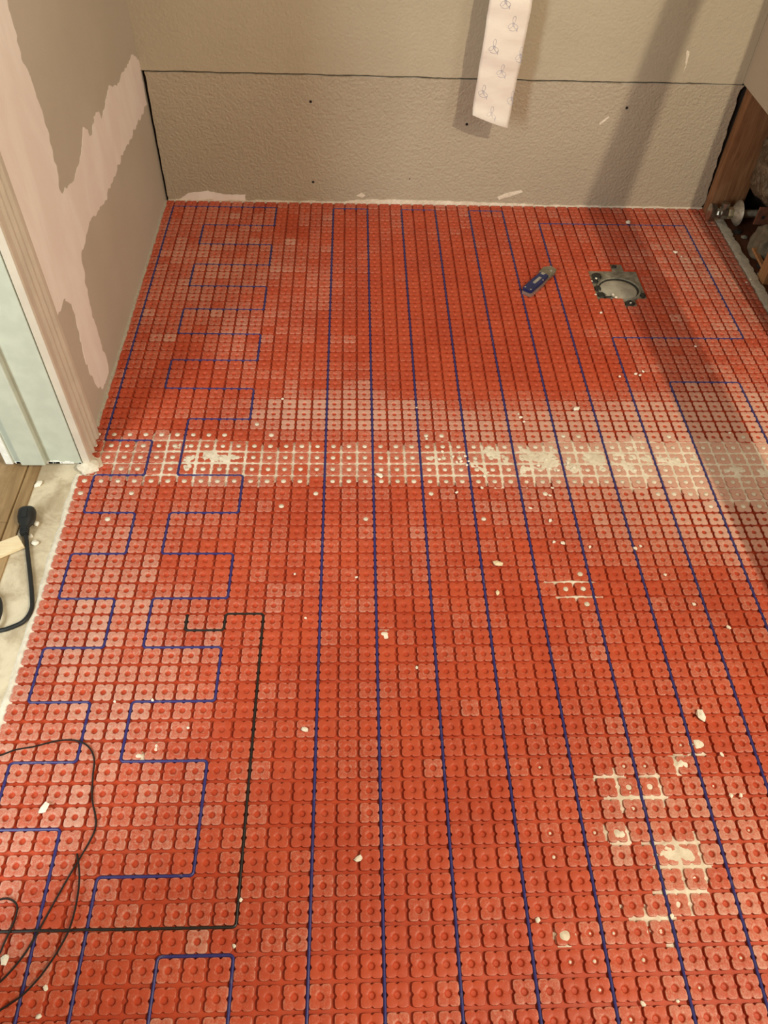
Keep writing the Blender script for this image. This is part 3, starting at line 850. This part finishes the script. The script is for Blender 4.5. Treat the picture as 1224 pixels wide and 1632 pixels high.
for (x, y) in ((0.07, -0.007), (0.07, 0.008), (0.46, -0.010)):
    b = bmesh.new(); lathe(b, [(0.0018, 0.014), (0.0018, 0.0158), (0.001, 0.0163)], 10, cen=(x * LK, y, 0)); obj('rivet', b, M_KSIL, kn)
kp('blade_holder', M_KHEAD, [(0.64, -0.0145), (0.86, -0.0150), (0.97, -0.0100), (1.0, 0.004), (0.93, 0.0150), (0.88, 0.0200), (0.70, 0.0180), (0.64, 0.0125)], 0.004, 0.0115, bev=0.001)
kp('blade', M_KSIL, [(0.80, 0.010), (0.97, -0.004), (1.05, 0.010), (0.90, 0.0215)], 0.0066, 0.0075)
b = bmesh.new(); lathe(b, [(0.0028, 0.011), (0.0028, 0.0126), (0.0018, 0.013)], 12, cen=(0.85 * LK, -0.004, 0)); obj('pivot_screw', b, M_KSIL, kn)

# ------------------------------------------------------------------ paper strip hanging in front of the back wall
PW = 0.094
ps = empty('paper_strip', (0.84, -0.05, 0.22))
tag(ps, 'pale pink printed paper strip hanging down in front of the wall', 'paper strip')
P0 = Vector(ps.location)
YB = -0.082
bl, brr = ony(752, 179, YB), ony(809, 201, YB); tl, tr = ony(781, 0, YB), ony(850, 0, YB)
def strip_pt(s, t):                                 # s across 0..1, t up: 0 bottom, 1 frame top, 2.6 fixing
    if t <= 1:
        a_ = bl.lerp(tl, t); c_ = brr.lerp(tr, t)
    else:
        k = t - 1
        a_ = tl + (tl - bl) * k; c_ = tr + (tl - bl) * k
    p = a_.lerp(c_, s)
    p.y += 0.076 * sst(0.6, 2.6, t) - 0.006 * math.sin(math.pi * s) * (1 - 0.4 * t if t < 1 else 0.6)
    p.y += 0.0022 * math.sin(t * 17 + s * 2.2) + 0.0015 * math.sin(t * 31 + s)
    if t < 0.14: p.y -= 0.016 * ((0.14 - t) / 0.14) ** 2
    return p
b = bmesh.new(); ns, nt = 12, 60
gr_ = [[b.verts.new(strip_pt(i / ns, 2.6 * j / nt) - P0) for i in range(ns + 1)] for j in range(nt + 1)]
for j in range(nt):
    for i in range(ns): b.faces.new((gr_[j][i], gr_[j][i + 1], gr_[j + 1][i + 1], gr_[j + 1][i]))
o = smooth(obj('paper', b, M_PAPER, ps), 80)
md = o.modifiers.new('t', 'SOLIDIFY'); md.thickness = 0.0005; md.offset = 1
def strip_uv(px, py):
    best = None
    for j in range(0, 131):
        for i in range(0, 41):
            p = strip_pt(i / 40, j / 100 if j <= 100 else 1 + (j - 100) / 30)
            q = proj(p); d = (q[0] - px) ** 2 + (q[1] - py) ** 2
            if best is None or d < best[0]: best = (d, i / 40, j / 100 if j <= 100 else 1 + (j - 100) / 30)
    return best[1], best[2]
def mark(s, t, parts=(1, 1, 1, 1)):
    b = bmesh.new()
    h = (tl - bl).length
    def P(x, z):                                    # millimetres about the mark's centre
        s_ = s + 1.3 * x / 94.0; t_ = t + 1.35 * z / 1000 / h
        p = strip_pt(min(max(s_, 0.005), 0.995), max(t_, 0.005)); p.y -= 0.0010; return p - P0
    def leaf(cx_, cz_, a_, l, wd):
        pts = []
        for k in range(15):
            th = math.pi * 2 * k / 14
            x = math.sin(th) * wd * (0.6 + 0.4 * math.cos(th * 0.5) ** 2); z = math.cos(th) * l
            pts.append(P(cx_ + x * math.cos(a_) - z * math.sin(a_), cz_ + x * math.sin(a_) + z * math.cos(a_)))
        tube(b, pts, 0.00042, 4)
    leaf(0, 5.0, 0.0, 5.5, 3.0); leaf(-4.2, -2.5, 2.2, 5.0, 3.0); leaf(4.0, -3.0, -2.1, 5.0, 3.0); leaf(0.2, -1.0, 0.6, 3.0, 1.8)
    tube(b, [P(-6, -8.0), P(0, -9.0), P(6.5, -7.6)], 0.0005, 4)
    tube(b, [P(7.0, -5.0), P(7.8, -9.5)], 0.0007, 4)
    obj('printed_mark', b, M_INK, ps)
for q in ((806, 1), (818.5, 37), (787, 73.5), (799.7, 113), (771, 145), (783, 180.5)):
    mark(*strip_uv(*q))
for (px, py, off) in ((831, 87, 1), (817, 157, 1)):
    s_, t_ = strip_uv(px, py); mark(min(s_, 0.96), t_)
h_ = (tl - bl).length
for k in range(7):
    mark(0.35 if k % 2 else 0.68, 1.15 + k * 0.17)

# ------------------------------------------------------------------ stop valve and what shows inside the opened wall
YV = -0.08
vl = empty('stop_valve', (1.49, YV, 0.04))
tag(vl, 'old chrome stop valve with round flange poking from the opened wall', 'valve')
def vx(px): return ony(px, 340, YV).x - 1.49
zc = ony(1150, 339, YV).z - 0.04
def vlathe(name, mat, prof, n=28, sc=(1, 1)):
    b = bmesh.new(); lathe(b, [(r_, h) for h, r_ in prof], n, axis='X')
    for v_ in b.verts: v_.co = Vector((v_.co.x, v_.co.y * sc[0], v_.co.z * sc[1] + zc))
    return smooth(obj(name, b, mat, vl), 35)
x0, x1, x2, x3, x4 = vx(1128), vx(1140), vx(1158), vx(1170), vx(1183)
vlathe('handle', M_CHROME, [(x0, 0.017), (x0 + 0.002, 0.021), (x0 + 0.010, 0.0215), (x1 - 0.004, 0.020), (x1, 0.014)], sc=(0.72, 1.15))
vlathe('valve_body', M_CHROME, [(x1 - 0.002, 0.009), (x1 + 0.004, 0.0125), (x1 + 0.010, 0.0115), (x1 + 0.012, 0.0155), (x2 - 0.002, 0.0165), (x2, 0.013)], n=8)
b = bmesh.new(); lathe(b, [(0.009, 0.0), (0.0095, 0.012), (0.011, 0.012), (0.011, 0.020), (0.006, 0.021)], 8, cen=((x1 + x2) / 2 + 0.004, 0, zc + 0.008)); smooth(obj('outlet_nut', b, M_CHROME, vl), 35)
vlathe('brass_nut', M_BRASSY, [(x2 - 0.001, 0.0125), (x2 + 0.003, 0.0150), (x3 - 0.006, 0.0150), (x3 - 0.002, 0.012)], n=6)
vlathe('flange', M_OLDMET, [(x3 - 0.006, 0.013), (x3 + 0.002, 0.024), (x3 + 0.008, 0.031), (x3 + 0.0105, 0.0325), (x3 + 0.0115, 0.0315), (x3 + 0.009, 0.010)], n=36)
vlathe('supply_pipe', M_OLDMET, [(x3, 0.008), (x4, 0.008), (1.63 - 1.49, 0.008)], n=16)

# strap, insulation, debris in the cavity
b = bmesh.new(); box(b, 1.522, 1.630, -0.160, -0.156, 0.050, 0.096, bev=0.001)
st_ = obj('metal_strap', b, M_RUST); tag(st_, 'rusty brown metal strap with punched holes inside the wall opening', 'strap')
for (x, z) in ((1.540, 0.070), (1.562, 0.076), (1.590, 0.072)):
    b = bmesh.new(); lathe(b, [(0.0045, 0), (0.0045, 0.0012)], 12)
    for v_ in b.verts: v_.co = Vector((x + v_.co.x, -0.1602 - v_.co.z, z + v_.co.y))
    obj('punched_hole', b, M_DARK, st_)
def batt(name, mat, c, s, seed, label, cat, rz=0.0):
    b = bmesh.new(); bmesh.ops.create_icosphere(b, subdivisions=4, radius=1)
    for v_ in b.verts:
        d = v_.co.copy()
        p = Vector([math.copysign(abs(q) ** 0.7, q) for q in d])
        n_ = 1 + 0.28 * noise.noise(d * 1.7 + Vector((seed, 1, 2))) + 0.09 * noise.noise(d * 4 + Vector((1, seed, 2))) + 0.02 * noise.noise(d * 13 + Vector((1, seed, 7)))
        v_.co = Vector((p.x * s[0] * n_, p.y * s[1] * n_, p.z * s[2] * n_))
    o = smooth(obj(name, b, mat, None, c), 80); o.rotation_euler.z = rz
    return tag(o, label, cat)
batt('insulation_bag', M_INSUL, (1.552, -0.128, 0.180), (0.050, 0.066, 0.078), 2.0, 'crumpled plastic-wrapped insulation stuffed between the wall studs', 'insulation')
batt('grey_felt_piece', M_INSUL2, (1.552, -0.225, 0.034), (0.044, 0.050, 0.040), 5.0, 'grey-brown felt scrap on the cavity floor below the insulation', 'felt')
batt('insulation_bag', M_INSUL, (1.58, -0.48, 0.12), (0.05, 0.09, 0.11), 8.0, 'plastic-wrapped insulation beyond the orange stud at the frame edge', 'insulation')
b = bmesh.new(); box(b, -0.006, 0.006, -0.05, 0.05, -0.003, 0.003, bev=0.001)
o = obj('wood_lath', b, M_STUD2, None, (1.512, -0.292, 0.020)); o.rotation_euler = (0.30, 0.1, 0.25)
tag(o, 'short pale splinter of lath lying in the wall cavity', 'wood')
for i, (x, y, z, s_) in enumerate([(1.515, -0.115, 0.003, 0.012), (1.525, -0.140, 0.003, 0.009), (1.520, -0.275, 0.003, 0.010), (1.507, -0.31, 0.002, 0.008), (1.512, -0.415, 0.003, 0.012), (1.535, -0.43, 0.003, 0.010)]):
    o = lump('rubble_piece', M_MORT if i % 2 else M_DARK, (x, y, z), (s_, s_ * 0.8, s_ * 0.6), i + 20.0)
    tag(o, 'small dark lump of rubble on the floor of the wall cavity', 'rubble', 'rubble in the wall cavity')

# pale shim on the laminate
b = bmesh.new(); s0, s1, s2, s3 = onz(-45, 880, 0.008), onz(28, 853, 0.010), onz(38, 870, 0.010), onz(-40, 905, 0.008)
A4 = [Vector((p.x, p.y, 0.0045)) for p in (s0, s3, s2, s1)]; B4 = [p.copy() for p in (s0, s3, s2, s1)]
va = [b.verts.new(p) for p in A4]; vb = [b.verts.new(p) for p in B4]
b.faces.new(va[::-1]); b.faces.new(vb)
for i in range(4): b.faces.new((va[i], va[(i + 1) % 4], vb[(i + 1) % 4], vb[i]))
bmesh.ops.recalc_face_normals(b, faces=b.faces[:])
tag(obj('wood_shim', b, M_SHIM), 'pale pine offcut lying across the edge of the laminate', 'wood')

# unseen board, invented and shaped to cast the diagonal shadow at the right
def inplane(y, z): return 1.18 + 0.115 * z - 0.055 * y
b = bmesh.new()
y0_, z0_, y1_, z1_ = -1.56, TOP, -0.625, 2.445
rows = []
for k in range(25):
    f_ = k / 24
    y, z = y0_ + (y1_ - y0_) * f_, z0_ + (z1_ - z0_) * f_
    xw = inplane(y, z); hw_ = float(np.interp(z, (0, 0.35, 0.8, 1.0, 1.15, 2.5), (0.108, 0.092, 0.068, 0.046, 0.040, 0.038))) / 2
    rows.append([b.verts.new(q) for q in ((xw - hw_, y - 0.008, z), (xw + hw_, y - 0.008, z), (xw + hw_, y + 0.008, z), (xw - hw_, y + 0.008, z))])
for i in range(24):
    for k in range(4): b.faces.new((rows[i][k], rows[i][(k + 1) % 4], rows[i + 1][(k + 1) % 4], rows[i + 1][k]))
b.faces.new(rows[0][::-1]); b.faces.new(rows[-1]); bmesh.ops.recalc_face_normals(b, faces=b.faces[:])
tag(obj('shadow_caster', b, M_CASTER), 'unseen tapering board added to cast the diagonal shadow at the right', 'board')

# ------------------------------------------------------------------ crumbs and chips
def crumb(px, py, s, z=TOP, mat=M_CRUMB, name='plaster_crumb', label=None, group=None, flat=0.55, long=1.3, cat='crumb'):
    p = onz(px, py, z + s * 0.4)
    seed = px * 0.37 + py * 0.11
    b = bmesh.new(); bmesh.ops.create_icosphere(b, subdivisions=1, radius=1)
    for v_ in b.verts:
        n_ = 1 + 0.5 * noise.noise(v_.co * 1.5 + Vector((seed, 0, 0)))
        v_.co = Vector((v_.co.x * s * long * n_, v_.co.y * s * n_, v_.co.z * s * flat * n_))
    zm = min(v_.co.z for v_ in b.verts)
    for v_ in b.verts: v_.co.z -= zm
    o = obj(name, b, mat, None, (p.x, p.y, z)); o.rotation_euler.z = seed
    return tag(o, label, cat, group)
crumb(1001, 354, 0.0062, label='white plaster crumb near the far right of the back wall', group=None)
crumb(1076, 402, 0.0055, label='white plaster crumb on studs right of the drain')
crumb(793, 899, 0.0062, mat=M_WOODCHIP, name='wood_chip', label='pale wood chip on the studs at the middle of the floor', cat='chip', long=1.6)
crumb(1117, 1141, 0.0062, label='long white plaster chip between the blue cables at the right', long=1.7)
crumb(605, 757, 0.0055, label='white crumb beside the cable at the mortar band', long=1.6)
crumb(919, 652, 0.0055, label='white crumb among dusty studs below the knife', long=1.5)
crumb(70, 1288, 0.0058, label='white chip inside the wire loop at the left', long=1.5)
crumb(8, 1530, 0.0050, label='white chip near the black wire at the lower left corner', long=1.4)
crumb(793, 945, 0.0040, mat=M_WOODCHIP, name='wood_chip', label='small pale chip below the wood chip at mid floor', cat='chip')
crumb(486, 1163, 0.0045, label='white crumb beside the black sensor cable run')
crumb(571, 1369, 0.0045, label='white crumb between two blue cables near the bottom')
GL = 'tiny white crumb lying on the red membrane'
for (px, py, s) in [(897, 866, .005), (883, 864, .004), (940, 872, .004), (1012, 874, .0045), (1106, 963, .004), (1161, 1000, .0045), (1150, 1203, .004), (1165, 1268, .0042), (1180, 1268, .0035), (1060, 916, .004), (1021, 870, .004),
                    (958, 498, .0045), (664, 650, .003), (735, 735, .0045), (741, 727, .004), (744, 741, .0042), (705, 720, .004), (722, 728, .0042), (700, 732, .004), (728, 737, .004), (450, 636, .004), (680, 700, .0035), (747, 735, .0035),
                    (772, 759, .0045), (768, 778, .004), (728, 785, .004), (830, 665, .0045), (826, 660, .003), (835, 672, .0035), (877, 830, .0045), (845, 810, .004), (1013, 596, .0045), (1025, 592, .0045), (1020, 598, .004), (988, 600, .004),
                    (1108, 552, .0035), (1163, 690, .004), (1196, 445, .0045), (1190, 450, .004), (1086, 409, .003), (870, 733, .0045), (858, 742, .0042), (876, 746, .004), (905, 738, .0045), (915, 745, .004), (890, 750, .004), (880, 778, .004), (876, 790, .004),
                    (73, 1575, .004), (62, 1620, .004), (373, 1508, .003), (384, 1434, .003), (857, 1466, .0045), (1071, 1460, .004), (1025, 1600, .004), (1080, 1596, .003), (300, 1160, .003), (183, 1118, .003), (243, 1116, .003), (487, 985, .003), (568, 920, .003), (470, 915, .003), (664, 1064, .003)]:
    p = onz(px, py, TOP); v_ = -p.y / PITCH; k_ = int((p.x / PITCH - 15) // 3)
    zone = 'near the back wall' if v_ < 19 else 'just behind the mortar band' if v_ < 29.4 else 'in the mortar band' if v_ < 34.5 else 'at mid floor' if v_ < 47 else 'at the near end'
    ORD = ['first', 'second', 'third', 'fourth', 'fifth', 'sixth', 'seventh', 'eighth', 'ninth', 'tenth']
    where = 'among the zigzag blue cable' if k_ < -1 else 'left of the first long blue cable' if k_ < 0 else 'right of the %s long blue cable' % ORD[min(k_, 9)]
    crumb(px, py, s * 0.72, label='tiny white crumb %s, %s' % (where, zone), group='white crumbs %s %s' % (where, zone))
for (px, py, s) in ((977, 470, .0032), (982, 474, .0032), (950, 444, .003), (943, 448, .0028), (949, 470, .003), (1005, 483, .0028)):
    crumb(px, py, s, z=0.0085 if 970 < px < 990 else 0.003, label='tiny white crumb lying in the plugged drain', group='white crumbs in the drain')
crumb(62, 771, 0.006, z=-0.002, label='white chip on the bare threshold just below the door lining', long=1.8, flat=0.4)
crumb(59, 836, 0.006, z=-0.002, label='white chip on the threshold right beside the black socket', long=0.8)
crumb(56, 865, 0.006, z=-0.002, label='white chip pair on the threshold near the pale shim', long=1.6, flat=0.4)
crumb(49, 855, 0.004, z=-0.002, label='small white crumb next to the chip by the pale shim', long=1.3)
